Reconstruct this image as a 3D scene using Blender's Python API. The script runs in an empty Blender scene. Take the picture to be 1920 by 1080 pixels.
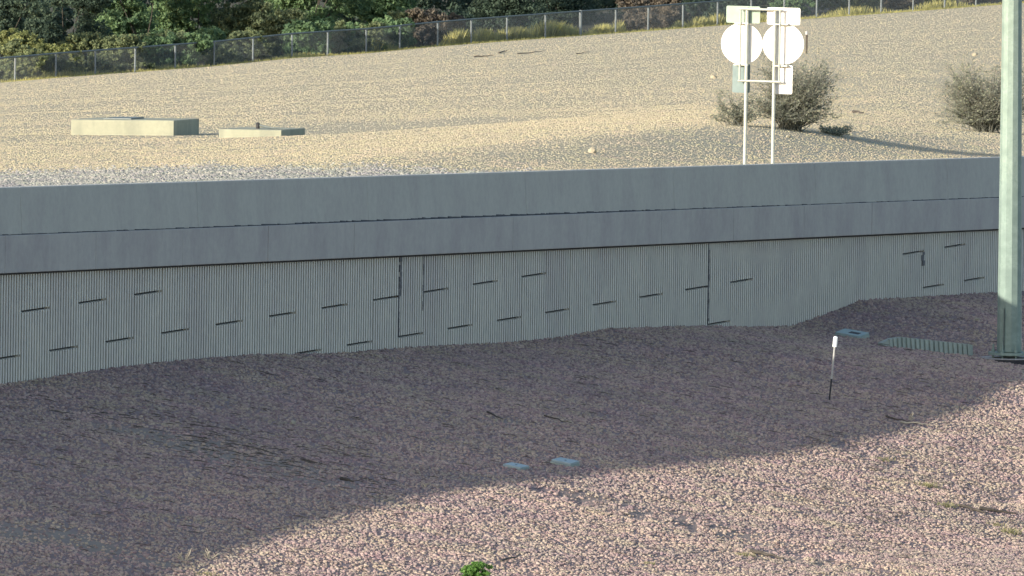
import bpy, bmesh, math, random
import numpy as np
from mathutils import Vector, Matrix
from mathutils.bvhtree import BVHTree

random.seed(7); rng = np.random.default_rng(11)
SC = bpy.context.scene
COL = SC.collection

# ------------------------------------------------------------------ camera
F = 32000.0                      # focal length in pixels of a 1920 px wide picture
PITCH, ROLL, CAMZ = 0.055225, math.radians(0.9), 20.0
_r, _u = Vector((1, 0, 0)), Vector((0, math.sin(PITCH), math.cos(PITCH)))
FWD = Vector((0, math.cos(PITCH), -math.sin(PITCH)))
RIGHT = _r * math.cos(ROLL) + _u * math.sin(ROLL)
UP = _u * math.cos(ROLL) - _r * math.sin(ROLL)
CAM = Vector((0, 0, CAMZ))
cd = bpy.data.cameras.new('camera'); cam = bpy.data.objects.new('camera', cd); COL.objects.link(cam)
cd.sensor_width = 36.0; cd.lens = F / 1920 * 36.0; cd.clip_start = 1.0; cd.clip_end = 6000
M3 = Matrix((RIGHT, UP, -FWD)).transposed()
cam.matrix_world = Matrix.Translation(CAM) @ M3.to_4x4()
SC.camera = cam

# ------------------------------------------------------------------ sky, sun, exposure
SUN_AZ, SUN_EL = math.radians(46), math.radians(15)       # sun stands left of and behind the camera
SUNF = Vector((-math.sin(SUN_AZ) * math.cos(SUN_EL), -math.cos(SUN_AZ) * math.cos(SUN_EL), math.sin(SUN_EL)))
w = bpy.data.worlds.new('World'); SC.world = w; w.use_nodes = True
nt = w.node_tree; nt.nodes.clear()
sky = nt.nodes.new('ShaderNodeTexSky'); sky.sky_type = 'NISHITA'; sky.sun_disc = False
sky.sun_elevation = SUN_EL; sky.sun_rotation = math.radians(180 + 46)
sky.air_density = 1.0; sky.dust_density = 1.2
bg = nt.nodes.new('ShaderNodeBackground'); bg.inputs[1].default_value = 0.15
wo = nt.nodes.new('ShaderNodeOutputWorld')
nt.links.new(sky.outputs[0], bg.inputs[0]); nt.links.new(bg.outputs[0], wo.inputs[0])
sd = bpy.data.lights.new('sun', 'SUN'); sd.energy = 4.0; sd.angle = math.radians(0.5); sd.color = (1.0, 0.925, 0.775)
sun = bpy.data.objects.new('sun', sd); COL.objects.link(sun)
sun.rotation_euler = SUNF.to_track_quat('Z', 'Y').to_euler()
SC.view_settings.view_transform = 'Standard'; SC.view_settings.look = 'None'
SC.view_settings.gamma = 1.0; SC.view_settings.use_curve_mapping = False
SC.view_settings.exposure = 1.0
SC.cycles.transparent_max_bounces = 24

# ------------------------------------------------------------------ pixel helpers (pixels of the 1920 x 1080 photograph)
def ray(u, v):
    return (FWD + RIGHT * ((u - 960) / F) - UP * ((v - 540) / F))
def at(u, v, D):                                            # point on that ray at world y = D
    d = ray(u, v); return CAM + d * (D / d.y)
AR, AU, AF = (np.array(a) for a in (RIGHT, UP, FWD))
def project(P):
    q = np.asarray(P, float) - np.array(CAM)
    z = q @ AF
    return 960 + F * (q @ AR) / z, 540 - F * (q @ AU) / z
# wall frame: t runs along the wall away from the camera, p is the distance in front of it
AZ = 0.306628
W0 = Vector((-8.1458, 298.722, 0)); WD = Vector((math.sin(AZ), math.cos(AZ), 0)); WN = Vector((math.cos(AZ), -math.sin(AZ), 0))
L0 = CAMZ - 16.98271                                        # level of the topmost row of panel joints
def wp(t, p, z): q = W0 + WD * t + WN * p; return Vector((q.x, q.y, z))
def wall_hit(u, v, p=0.0):                                  # (t, z) where the ray meets the plane at distance p
    d = ray(u, v); k = (p + W0.dot(WN)) / d.dot(WN); q = CAM + d * k
    return (q - W0).dot(WD), q.z
def line_tz(a, b, p):
    (t1, z1), (t2, z2) = wall_hit(*a, p), wall_hit(*b, p)
    m = (z2 - z1) / (t2 - t1); return lambda t: z1 + m * (t - t1)

# ------------------------------------------------------------------ mesh helpers
def tag(o, label=None, cat=None, group=None, kind=None):
    if label: o['label'] = label
    if cat: o['category'] = cat
    if group: o['group'] = group
    if kind: o['kind'] = kind
    return o
def empty(name, loc, label, cat, group=None, rz=0.0):
    o = bpy.data.objects.new(name, None); COL.objects.link(o); o.location = loc; o.rotation_euler.z = rz
    o.empty_display_size = 0.2
    return tag(o, label, cat, group)
def link(name, me, mat=None, parent=None, local=None, smooth=False):
    if mat and not me.materials: me.materials.append(mat)
    o = bpy.data.objects.new(name, me); COL.objects.link(o)
    if parent: o.parent = parent
    if local is not None: o.matrix_local = local
    if smooth:
        for f in me.polygons: f.use_smooth = True
    return o
class MB:
    def __init__(s): s.v = []; s.f = []
    def add(s, vs, fs):
        b = len(s.v); s.v += [tuple(v) for v in vs]; s.f += [tuple(b + i for i in f) for f in fs]; return s
    def hexa(s, c):                                        # 8 corners: bottom ring then top ring
        return s.add(c, [(3, 2, 1, 0), (4, 5, 6, 7), (0, 1, 5, 4), (1, 2, 6, 5), (2, 3, 7, 6), (3, 0, 4, 7)])
    def box(s, x0, x1, y0, y1, z0, z1):
        return s.hexa([(x0, y0, z0), (x1, y0, z0), (x1, y1, z0), (x0, y1, z0), (x0, y0, z1), (x1, y0, z1), (x1, y1, z1), (x0, y1, z1)])
    def tube(s, pts, radii, n=8, cap=True):
        pts = [Vector(p) for p in pts]
        if not hasattr(radii, '__len__'): radii = [radii] * len(pts)
        rings = []
        for i, p in enumerate(pts):
            d = (pts[min(i + 1, len(pts) - 1)] - pts[max(i - 1, 0)]).normalized()
            a = d.cross(Vector((0, 1, 0)) if abs(d.y) < .9 else Vector((1, 0, 0))).normalized(); b = d.cross(a)
            rings.append([p + (a * math.cos(2 * math.pi * k / n) + b * math.sin(2 * math.pi * k / n)) * radii[i] for k in range(n)])
        vs = [v for r in rings for v in r]; fs = []
        for i in range(len(pts) - 1):
            for k in range(n):
                k2 = (k + 1) % n; fs.append((i * n + k, i * n + k2, (i + 1) * n + k2, (i + 1) * n + k))
        if cap: fs += [tuple(range(n - 1, -1, -1)), tuple(range((len(pts) - 1) * n, len(pts) * n))]
        return s.add(vs, fs)
    def mesh(s, name):
        me = bpy.data.meshes.new(name); me.from_pydata(s.v, [], s.f); me.update()
        bm = bmesh.new(); bm.from_mesh(me); bmesh.ops.recalc_face_normals(bm, faces=bm.faces); bm.to_mesh(me); bm.free()
        return me
    def build(s, name, mat, parent=None, bevel=0, smooth=False):
        me = s.mesh(name)
        if bevel:
            bm = bmesh.new(); bm.from_mesh(me)
            bmesh.ops.bevel(bm, geom=list(bm.edges), offset=bevel, segments=2, affect='EDGES', profile=0.6)
            bm.to_mesh(me); bm.free()
        return link(name, me, mat, parent, smooth=smooth)
def grid_mesh(name, P):                                    # P: (rows, cols, 3)
    r, c, _ = P.shape
    me = bpy.data.meshes.new(name)
    i = np.arange(r * c).reshape(r, c)
    q = np.stack([i[:-1, :-1], i[:-1, 1:], i[1:, 1:], i[1:, :-1]], -1).reshape(-1, 4)
    n = len(q)
    me.vertices.add(r * c); me.vertices.foreach_set('co', P.astype(np.float32).ravel())
    me.loops.add(n * 4); me.loops.foreach_set('vertex_index', q.ravel().astype(np.int32))
    me.polygons.add(n); me.polygons.foreach_set('loop_start', np.arange(0, n * 4, 4, dtype=np.int32))
    me.update(calc_edges=True); me.polygons.foreach_set('use_smooth', np.ones(n, bool)); me.validate()
    return me
def quads_mesh(name, V, nv=4):                             # V: (n, nv, 3) loose faces
    n = len(V); me = bpy.data.meshes.new(name)
    me.vertices.add(n * nv); me.vertices.foreach_set('co', V.astype(np.float32).ravel())
    me.loops.add(n * nv); me.loops.foreach_set('vertex_index', np.arange(n * nv, dtype=np.int32))
    me.polygons.add(n); me.polygons.foreach_set('loop_start', np.arange(0, n * nv, nv, dtype=np.int32))
    me.update(calc_edges=True); return me
def vnoise(x, y, seed=0):                                  # smooth value noise, vectorised
    r = np.random.default_rng(seed); T = r.random((64, 64)) * 2 - 1
    xi, yi = np.floor(x).astype(int), np.floor(y).astype(int); fx, fy = x - xi, y - yi
    fx = fx * fx * (3 - 2 * fx); fy = fy * fy * (3 - 2 * fy)
    g = lambda a, b: T[a % 64, b % 64]
    return (g(xi, yi) * (1 - fx) + g(xi + 1, yi) * fx) * (1 - fy) + (g(xi, yi + 1) * (1 - fx) + g(xi + 1, yi + 1) * fx) * fy

# ------------------------------------------------------------------ materials
def newmat(name):
    m = bpy.data.materials.new(name); m.use_nodes = True
    t = m.node_tree; b = t.nodes['Principled BSDF']; return m, t, b
def noise(t, scale, detail=4, rough=0.6, stretch=None, coord='pos'):
    n = t.nodes.new('ShaderNodeTexNoise'); n.inputs['Scale'].default_value = scale
    n.inputs['Detail'].default_value = detail; n.inputs['Roughness'].default_value = rough
    if coord == 'pos': src = t.nodes.new('ShaderNodeNewGeometry').outputs['Position']
    else: src = t.nodes.new('ShaderNodeTexCoord').outputs['Object']
    if stretch:
        mp = t.nodes.new('ShaderNodeMapping'); mp.inputs['Scale'].default_value = stretch
        t.links.new(src, mp.inputs[0]); src = mp.outputs[0]
    t.links.new(src, n.inputs['Vector']); return n.outputs['Fac']
def ramp(t, fac, stops):
    r = t.nodes.new('ShaderNodeValToRGB'); e = r.color_ramp.elements
    while len(e) < len(stops): e.new(0.5)
    for k, (p, c) in zip(e, stops): k.position = p; k.color = (*c, 1) if len(c) == 3 else c
    t.links.new(fac, r.inputs[0]); return r.outputs[0]
def mixc(t, fac, a, b, mode='MIX'):
    m = t.nodes.new('ShaderNodeMix'); m.data_type = 'RGBA'; m.blend_type = mode
    for s, x in ((m.inputs[0], fac), (m.inputs[6], a), (m.inputs[7], b)):
        if isinstance(x, (float, int)): s.default_value = x
        elif isinstance(x, tuple): s.default_value = (*x, 1)
        else: t.links.new(x, s)
    return m.outputs[2]
def bump(t, b, h, strength, dist):
    n = t.nodes.new('ShaderNodeBump'); n.inputs['Strength'].default_value = strength; n.inputs['Distance'].default_value = dist
    t.links.new(h, n.inputs['Height']); t.links.new(n.outputs[0], b.inputs['Normal'])
def surf(name, c0, c1, scale, rough=0.85, stretch=None, bmp=0.0, bscale=60, metallic=0.0, c2=None, scale2=None, stretch2=None, spec=0.3, coord='pos'):
    m, t, b = newmat(name)
    col = ramp(t, noise(t, scale, 5, 0.65, stretch, coord), [(0.3, c0), (0.7, c1)])
    if c2: col = mixc(t, ramp(t, noise(t, scale2 or scale * .2, 4, 0.6, stretch2, coord), [(0.46, (0, 0, 0)), (0.72, (1, 1, 1))]), col, c2)
    col = mixc(t, 1.0, col, ramp(t, noise(t, 7, 6, 0.75, None, coord), [(0.3, (.90, .90, .91)), (0.62, (1.04, 1.04, 1.03))]), 'MULTIPLY')
    t.links.new(col, b.inputs['Base Color']); b.inputs['Roughness'].default_value = rough
    b.inputs['Metallic'].default_value = metallic; b.inputs['Specular IOR Level'].default_value = spec
    if bmp: bump(t, b, noise(t, bscale, 5, 0.7, None, coord), bmp, 0.02)
    return m
def stone_mat(name, cols, lo=(.82, .82, .86)):
    m, t, b = newmat(name)
    oi = t.nodes.new('ShaderNodeObjectInfo')
    k = len(cols); col = ramp(t, oi.outputs['Random'], [(i / (k - 1), c) for i, c in enumerate(cols)])
    large = noise(t, 0.35, 3, 0.6)
    col = mixc(t, 1.0, col, ramp(t, large, [(0.3, lo), (0.7, (1.1, 1.06, 1.0))]), 'MULTIPLY')
    fine = noise(t, 40, 3, 0.7)
    col = mixc(t, 1.0, col, ramp(t, fine, [(0.3, (0.8, 0.8, 0.8)), (0.7, (1.12, 1.12, 1.12))]), 'MULTIPLY')
    hue = noise(t, 0.9, 5, 0.7)
    col = mixc(t, 1.0, col, ramp(t, hue, [(0.36, (1.03, .95, 1.0)), (0.64, (.99, 1.04, .90))]), 'MULTIPLY')
    t.links.new(col, b.inputs['Base Color']); b.inputs['Roughness'].default_value = 0.95; b.inputs['Specular IOR Level'].default_value = 0.15
    return m
def leaf_mat(name, c0, c1, c2, trans=0.45):
    m, t, b = newmat(name)
    g = t.nodes.new('ShaderNodeNewGeometry')
    col = ramp(t, g.outputs['Random Per Island'], [(0.0, c0), (0.5, c1), (1.0, c2)])
    col = mixc(t, 1.0, col, ramp(t, noise(t, 0.7, 3, 0.6), [(0.3, (0.65, 0.68, 0.7)), (0.7, (1.2, 1.15, 1.0))]), 'MULTIPLY')
    t.links.new(col, b.inputs['Base Color']); b.inputs['Roughness'].default_value = 0.7; b.inputs['Specular IOR Level'].default_value = 0.2
    tr = t.nodes.new('ShaderNodeBsdfTranslucent'); t.links.new(col, tr.inputs['Color'])
    mx = t.nodes.new('ShaderNodeMixShader'); mx.inputs[0].default_value = trans
    out = t.nodes['Material Output']
    t.links.new(b.outputs[0], mx.inputs[1]); t.links.new(tr.outputs[0], mx.inputs[2]); t.links.new(mx.outputs[0], out.inputs[0])
    return m

M = {}
M['panel'] = surf('ribbed_panel_concrete', (.53, .512, .47), (.59, .568, .515), 1.3, bmp=.15, c2=(.49, .465, .44), scale2=.5, stretch2=(1.5, 1.5, .5))
M['coping'] = surf('coping_concrete', (.35, .336, .32), (.39, .37, .352), 2.2, stretch=(2, 2, .4), bmp=.15, c2=(.312, .29, .288), scale2=.9, stretch2=(1, 1, .7))
M['barrier'] = surf('barrier_concrete', (.365, .356, .326), (.40, .39, .355), 1.8, stretch=(1.6, 1.6, .4), bmp=.15, c2=(.338, .322, .303), scale2=.8, stretch2=(1, 1, .6))
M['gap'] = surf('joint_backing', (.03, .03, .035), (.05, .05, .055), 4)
M['filler'] = surf('joint_filler', (.05, .05, .055), (.17, .17, .18), 14, bmp=.6, bscale=30)
M['box'] = surf('sunlit_box_concrete', (.25, .255, .195), (.30, .30, .23), 1.6, stretch=(1.5, 1.5, .3), bmp=.2, c2=(.20, .205, .165), scale2=1.1, stretch2=(1.5, 1.5, .3))
M['lid'] = surf('pale_green_grey_lid', (.24, .31, .31), (.30, .37, .36), 5, bmp=.15, rough=.7)
M['lid2'] = surf('pale_polymer_lid', (.25, .32, .34), (.31, .37, .385), 4, bmp=.15, rough=.6)
M['slab'] = surf('ribbed_slab', (.27, .31, .28), (.34, .38, .34), 3, bmp=.3)
M['dark'] = surf('dark_steel', (.02, .02, .025), (.04, .04, .045), 9, rough=.7)
M['galv'] = surf('galvanised_steel', (.175, .235, .21), (.25, .315, .285), 16, rough=.6, metallic=.15, bmp=.1, c2=(.165, .22, .20), scale2=4)
M['post'] = surf('galvanised_post', (.36, .38, .35), (.46, .48, .44), 8, rough=.5, metallic=.3)
M['plate'] = surf('bare_aluminium_plate', (.62, .63, .64), (.68, .68, .69), 3, rough=.5, metallic=.1, coord='obj')
M['plate_grey'] = surf('dull_aluminium_plate', (.13, .18, .19), (.17, .22, .225), 5, rough=.6, metallic=.1)
M['plate_top'] = surf('weathered_aluminium_plate', (.22, .30, .25), (.30, .37, .32), 4, rough=.6, metallic=.1)
M['fencepost'] = surf('fence_post_steel', (.17, .19, .20), (.24, .26, .27), 6, rough=.5, metallic=.2)
M['fencerail'] = surf('fence_rail_steel', (.10, .12, .12), (.15, .17, .17), 6, rough=.6, metallic=.2)
M['marker'] = surf('marker_metal', (.33, .32, .31), (.42, .41, .40), 8, rough=.6)
M['white'] = surf('white_sheeting', (.95, .95, .95), (.97, .97, .97), 6, rough=.4)
M['asphalt'] = surf('asphalt', (.045, .045, .048), (.065, .064, .062), 30, bmp=.4)
M['twig'] = surf('dark_twig', (.045, .038, .034), (.10, .085, .07), 9)
M['drytwig'] = surf('bleached_twig', (.30, .26, .20), (.42, .37, .29), 9)
M['bushtwig'] = surf('grey_bush_twig', (.11, .112, .095), (.17, .17, .145), 9)
M['bark'] = surf('bark', (.04, .035, .03), (.07, .06, .05), 12, bmp=.5)
M['rock'] = surf('tan_rock', (.30, .26, .19), (.38, .34, .26), 9, bmp=.5)
M['stone_low'] = stone_mat('pink_brown_gravel', [(.18, .136, .142), (.275, .208, .212), (.333, .258, .252), (.38, .31, .268), (.43, .352, .318), (.317, .265, .236)])
M['stone_hill'] = stone_mat('tan_gravel', [(.295, .266, .2), (.345, .31, .235), (.38, .342, .256), (.365, .316, .25), (.41, .376, .28)], lo=(.95, .95, .95))
M['stone_grey'] = stone_mat('grey_shoulder_gravel', [(.14, .15, .16), (.24, .25, .25), (.36, .36, .34), (.22, .22, .23)])
def ground_mat(name, c0, c1, silt=None):
    m, t, b = newmat(name)
    col = ramp(t, noise(t, 9, 6, 0.75), [(0.32, c0), (0.68, c1)])
    if silt:
        a = t.nodes.new('ShaderNodeAttribute'); a.attribute_name = 'silt'
        col = mixc(t, a.outputs['Fac'], col, ramp(t, noise(t, 3, 6, .7), [(.3, silt[0]), (.7, silt[1])]))
    t.links.new(col, b.inputs['Base Color']); b.inputs['Roughness'].default_value = 1.0; b.inputs['Specular IOR Level'].default_value = 0.1
    bump(t, b, noise(t, 22, 6, 0.8), 0.6, 0.03)
    return m
M['ground_low'] = ground_mat('pink_brown_ground', (.17, .13, .13), (.26, .205, .2), ((.21, .175, .15), (.27, .23, .195)))
M['litter'] = ground_mat('leaf_litter', (.05, .05, .04), (.10, .09, .065))
M['ground_hill'] = ground_mat('tan_ground', (.31, .28, .212), (.375, .34, .258))

# ------------------------------------------------------------------ wall lines read off the photograph, as heights along the wall
P_COP, P_BAR0, P_BAR1 = 0.15, 0.07, 0.015
z_cop0 = line_tz((0, 513), (1870, 429.5), P_COP)
z_cop1 = line_tz((0, 442), (1870, 371), P_COP)
z_top = line_tz((0, 352), (1870, 295), P_BAR1)
T0, T1 = -66.0, 76.0
GRADE = (z_top(10) - z_top(0)) / 10

# ------------------------------------------------------------------ lower ground
base_px = [(-260, 752), (-120, 738), (0, 720), (100, 705), (200, 690), (300, 678), (400, 669), (480, 664), (560, 663), (640, 661), (740, 652), (860, 646),
           (960, 641), (1050, 632), (1100, 622), (1140, 616), (1250, 612), (1330, 611), (1400, 613), (1480, 611), (1540, 591), (1610, 563), (1700, 558), (1780, 553), (1870, 547), (1980, 541), (2200, 530)]
bt, bz = zip(*[wall_hit(u, v, 0.03) for u, v in base_px]); bt, bz = np.array(bt), np.array(bz)
shadow_px = [(330, 1086), (400, 1050), (500, 1012), (620, 978), (700, 957), (800, 933), (900, 918), (1000, 908), (1100, 898), (1200, 886), (1300, 873), (1400, 864),
             (1500, 849), (1600, 830), (1700, 813), (1780, 788), (1850, 757), (1920, 722)]
# the sun's shadow plane through the barrier's top edge: where its edge falls fixes how far the ground has dropped there
sh = -SUNF; spl = [sh.dot(WD), sh.dot(WN), sh.z]
def plane_z(t, p):
    k = (p - P_BAR1) / spl[1]; return z_top(t - spl[0] * k) + spl[2] * k
st, sm, sp = [], [], []
for u, v in shadow_px:
    d = ray(u, v); lo, hi = 180.0, 420.0
    for _ in range(60):
        mid = (lo + hi) / 2; q = CAM + d * (mid / d.y); t_, p_ = (q - W0).dot(WD), (q - W0).dot(WN)
        if q.z > plane_z(t_, p_): lo = mid                  # still above the shadow plane
        else: hi = mid
    st.append(t_); sp.append(p_); sm.append((np.interp(t_, bt, bz) - q.z) / p_)
o_ = np.argsort(st); st, sm, sp = np.array(st)[o_], np.array(sm)[o_], np.array(sp)[o_]
print('slope', [(round(float(a), 1), round(float(b), 2), round(float(c), 3)) for a, b, c in zip(st, sp, sm)])
ker = np.exp(-(np.arange(-40, 41) * .25 / 1.5) ** 2); ker /= ker.sum()
def smooth_fn(x, y, lo=-40, hi=110):
    g = np.arange(lo, hi, .25); f = np.interp(g, x, y); f = np.convolve(np.pad(f, 40, 'edge'), ker, 'valid')
    return lambda q: np.interp(q, g, f)
bz_s, sm_s = smooth_fn(bt, bz), smooth_fn(st, sm)
def low_z(t, p):
    t, p = np.asarray(t, float), np.asarray(p, float)
    near = np.exp(-(p / 3.0) ** 2)
    base = np.interp(t, bt, bz) * near + bz_s(t) * (1 - near)
    pe = np.where(p < 16, p, 16 + (p - 16) * 0.55)
    n = (vnoise(t * .35, p * .6, 3) * .02 + vnoise(t * 1.1, p * 1.5, 4) * .016) * np.clip(p / 2.0, 0, 1)
    return base - sm_s(t) * pe + n
def tp_to_xyz(t, p, z):
    return np.stack([W0.x + WD.x * t + WN.x * p, W0.y + WD.y * t + WN.y * p, z], -1)
tg = np.concatenate([np.arange(-75, -45, 1.0), np.arange(-45, 60, .2), np.arange(60, 140, 2.0)])
pg = np.concatenate([[-.12], np.arange(0, 24, .2), np.arange(24, 70, 1.5)])
TT, PP = np.meshgrid(tg, pg, indexing='ij')
def seg_mask(u, v, pts, width):
    best = np.zeros_like(u)
    for (x0, y0, w0), (x1, y1, w1) in zip(pts, pts[1:]):
        k = np.clip(((u - x0) * (x1 - x0) + (v - y0) * (y1 - y0)) / ((x1 - x0) ** 2 + (y1 - y0) ** 2), 0, 1)
        d = np.hypot((u - x0 - k * (x1 - x0)), (v - y0 - k * (y1 - y0))) / (w0 + (w1 - w0) * k)
        best = np.maximum(best, np.clip(1.6 - d * 1.2, 0, 1))
    return best
def with_gully(P):                                          # a shallow wash running down the sunlit slope, and a fainter one at the right
    q = P.reshape(-1, 3); u, v = project(q)
    m = seg_mask(u, v, [(1000, 915, 5), (1090, 935, 10), (1180, 955, 14), (1330, 990, 12), (1480, 1030, 16), (1680, 1085, 16)], 1)
    m = np.maximum(m, .6 * seg_mask(u, v, [(1560, 830, 6), (1650, 860, 14), (1760, 890, 10), (1900, 935, 14)], 1))
    q[:, 2] -= .13 * m * (.7 + .4 * vnoise(u * .05, v * .1, 23)); return q.reshape(P.shape)
LP = with_gully(tp_to_xyz(TT, PP, low_z(TT, PP)))
low_me = grid_mesh('lower_ground', LP)
# thin tongues of washed-in silt
uu, vv = project(LP.reshape(-1, 3))
def silt_at(u, v):
    s = seg_mask(u, v, [(180, 795, 8), (300, 822, 16), (430, 850, 26), (560, 885, 20), (670, 912, 8)], 1)
    s = np.maximum(s, seg_mask(u, v, [(-60, 985, 22), (90, 1000, 24), (200, 1030, 18), (320, 1060, 10)], 1))
    s = np.maximum(s, .7 * seg_mask(u, v, [(900, 778, 6), (950, 795, 12), (1010, 810, 5)], 1))
    s = np.maximum(s, .5 * seg_mask(u, v, [(1040, 925, 8), (1180, 955, 16), (1330, 990, 14), (1480, 1030, 16)], 1))
    return s * (.75 + .5 * vnoise(u * .03, v * .12, 21))
sil = np.clip(silt_at(uu, vv), 0, 1)
low_me.attributes.new('silt', 'FLOAT', 'POINT').data.foreach_set('value', sil.astype(np.float32))
lower_ground = tag(link('lower_ground', low_me, M['ground_low']), kind='structure')
lower_ground['label'] = 'pinkish brown gravel slope in front of the retaining wall'

# ------------------------------------------------------------------ upper ground: a gravel slope from behind the barrier back to the fence
fence_base = [(-160, 166), (0, 155), (104, 146), (253, 135), (401, 124), (547, 109), (686, 100), (820, 87), (950, 77), (1088, 67), (1215, 58), (1345, 48), (1500, 36), (1700, 22), (1920, 5), (2140, -12)]
fbx, fby = np.array(fence_base, float).T
def fence_D(u): return 680 + 2.6 * (u / 71.0)
us = np.linspace(-420, 2340, 140)
P_A = -6.6
rowsA, rowsB = [], []
for u in us:
    v = np.interp(u, [0, 1870], [352, 295]) + (u - np.clip(u, 0, 1870)) * (-57 / 1870) + 9
    t, z = wall_hit(u, v, P_A); rowsA.append(wp(t, P_A, z))
    vb = np.interp(u, fbx, fby); rowsB.append(at(u, vb, fence_D(np.clip(u, -160, 2140))))
A, B = np.array(rowsA), np.array(rowsB)
js = np.concatenate([np.linspace(0, 1, 180) ** 1.25])
H = A[:, None, :] * (1 - js[None, :, None]) + B[:, None, :] * js[None, :, None]
def mound(x, y):
    dx, d = x - 5.0, y - A[:, 1][:, None]; k = np.clip((d - 1.0) / 19, 0, 1)
    return .66 * np.exp(-(np.where(dx > 0, dx / 5.5, dx / 8)) ** 2) * k * k * (3 - 2 * k) * np.exp(-(np.maximum(d - 20, 0) / 60) ** 2)
H[..., 2] += mound(H[..., 0], H[..., 1])
H[..., 2] += (vnoise(H[..., 0] * .22, H[..., 1] * .05, 31) * .035 + vnoise(H[..., 0] * .7, H[..., 1] * .16, 32) * .02) * (js * (1 - js) * 4)[None, :]
# level bench on which the two concrete boxes stand
pu, pv = project(H.reshape(-1, 3)); ib = np.argmin((pu - 133) ** 2 + (pv - 255) ** 2); QB = H.reshape(-1, 3)[ib].copy()
lxB = 194 * QB[1] / F / WN.x; slB = (at(327, 256.5, QB[1] + WN.y * lxB).z - at(133, 255, QB[1]).z) / lxB
rx = (H[..., 0] - QB[0]) * WN.x + (H[..., 1] - QB[1]) * WN.y; ry = (H[..., 0] - QB[0]) * WD.x + (H[..., 1] - QB[1]) * WD.y
wB = np.exp(-(np.maximum(np.abs(rx - 3.0) - 4.0, 0) / 3.0) ** 2 - (np.maximum(np.abs(ry - 1) - 2.5, 0) / 7.0) ** 2)
H[..., 2] += wB * (QB[2] + slB * rx - .028 * ry - H[..., 2])
# behind the fence the land runs on and dips gently to the far side
EXT = []
for d in (1.5, 8, 20, 45, 90, 160, 300, 700, 1600):
    e = B.copy(); e[:, 1] += d; e[:, 0] *= e[:, 1] / B[:, 1]; e[:, 2] -= d * .020; EXT.append(e)
HH = np.concatenate([H, np.stack(EXT[:1], 1)], 1)
up_me = grid_mesh('upper_ground', HH)
upper_ground = tag(link('upper_ground', up_me, M['ground_hill']), 'sunlit tan gravel slope rising behind the barrier to the fence', kind='structure')
tag(link('wooded_ground', grid_mesh('wooded_ground', np.stack([B + np.array([0, .6, -.02])] + EXT, 1)), M['litter']), 'dark leaf strewn ground under the trees beyond the fence', kind='structure')
# ramp behind the barrier (hidden from here), with its edge tied to the gravel
tr = np.arange(-60, 125, 2.5)
RP = []
for p in (-.35, -1.0, -5.4, P_A):
    ta = [(Vector(a) - W0).dot(WD) for a in A]; za = np.interp(tr, ta, A[:, 2])
    z = z_top(tr) - .86 if p > -1.5 else za - (.05 if p > -6 else -.004)
    RP.append(tp_to_xyz(tr, np.full_like(tr, p), z))
ramp_road = tag(link('ramp_road', grid_mesh('ramp_road', np.stack(RP, 1)), M['asphalt']), 'asphalt ramp hidden behind the concrete barrier', kind='structure')

bvhL = BVHTree.FromPolygons([tuple(p) for p in LP.reshape(-1, 3)], [tuple(p.vertices) for p in low_me.polygons])
bvhU = BVHTree.FromPolygons([tuple(p) for p in HH.reshape(-1, 3)], [tuple(p.vertices) for p in up_me.polygons])
def hit(u, v, upper=False):
    q = (bvhU if upper else bvhL).ray_cast(CAM, ray(u, v).normalized())[0]
    return q if q is not None else at(u, v, 300)
def drop(x, y, upper=False):
    return (bvhU if upper else bvhL).ray_cast(Vector((x, y, 80)), Vector((0, 0, -1)))[0]

# ------------------------------------------------------------------ retaining wall
wall = empty('retaining_wall', wp(0, 0, 0), 'ribbed concrete panel retaining wall under a smooth coping', 'wall', rz=0)
wall.matrix_world = Matrix(((WD.x, WN.x, 0, W0.x), (WD.y, WN.y, 0, W0.y), (0, 0, 1, 0), (0, 0, 0, 1)))   # local x along the wall, y out of it
# (that frame is left-handed in z-up terms, so build with x = -WD instead)
wall.matrix_world = Matrix(((-WD.x, WN.x, 0, W0.x), (-WD.y, WN.y, 0, W0.y), (0, 0, 1, 0), (0, 0, 0, 1)))
PW, NR, RD = 1.524, 11, 0.06
def panel_mesh():
    mb = MB(); g = .003; wdt = PW - 2 * g; pit = wdt / NR
    prof = []
    for k in range(NR):
        a = g + k * pit
        prof += [(a + pit * .44, 0), (a + pit * .235, RD - .003), (a + pit * .245, RD), (a + pit * .755, RD), (a + pit * .765, RD - .003), (a + pit * .56, 0)]
    prof = [(g, 0)] + prof + [(PW - g, 0)]
    n = len(prof); vs = [(-x, y, z) for z in (0, 1) for x, y in prof] + [(-g, -.1, 0), (-(PW - g), -.1, 0), (-g, -.1, 1), (-(PW - g), -.1, 1)]
    fs = [(i, i + 1, n + i + 1, n + i) for i in range(n - 1)]
    b = 2 * n
    fs += [(0, n, b + 2, b), (n - 1, b + 1, b + 3, 2 * n - 1), tuple(range(n - 1, -1, -1)) + (b, b + 1), tuple(range(n, 2 * n)) + (b + 3, b + 2)]
    mb.add(vs, fs); return mb.mesh('panel')
pm = panel_mesh(); pm.materials.append(M['panel'])
joints = {}
for n, l in [(-5, 0), (-4, 1), (-3, 0), (-2, 1), (-1, 0), (0, 1), (1, 0), (2, 1), (3, 0), (4, 1), (6, 1), (8, 1), (9, 2), (10, 1), (11, 2), (12, 1), (13, 2), (14, 1), (15, 2), (16, 1), (17, 2),
             (18, 1), (19, 2), (21, 2), (23, 2), (25, 2), (26, 3), (27, 2), (35, 2), (36, 3), (38, 3), (37, 2)]:
    joints.setdefault(n, []).append(L0 - l * .762)
T_OFF = 0.0
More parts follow.
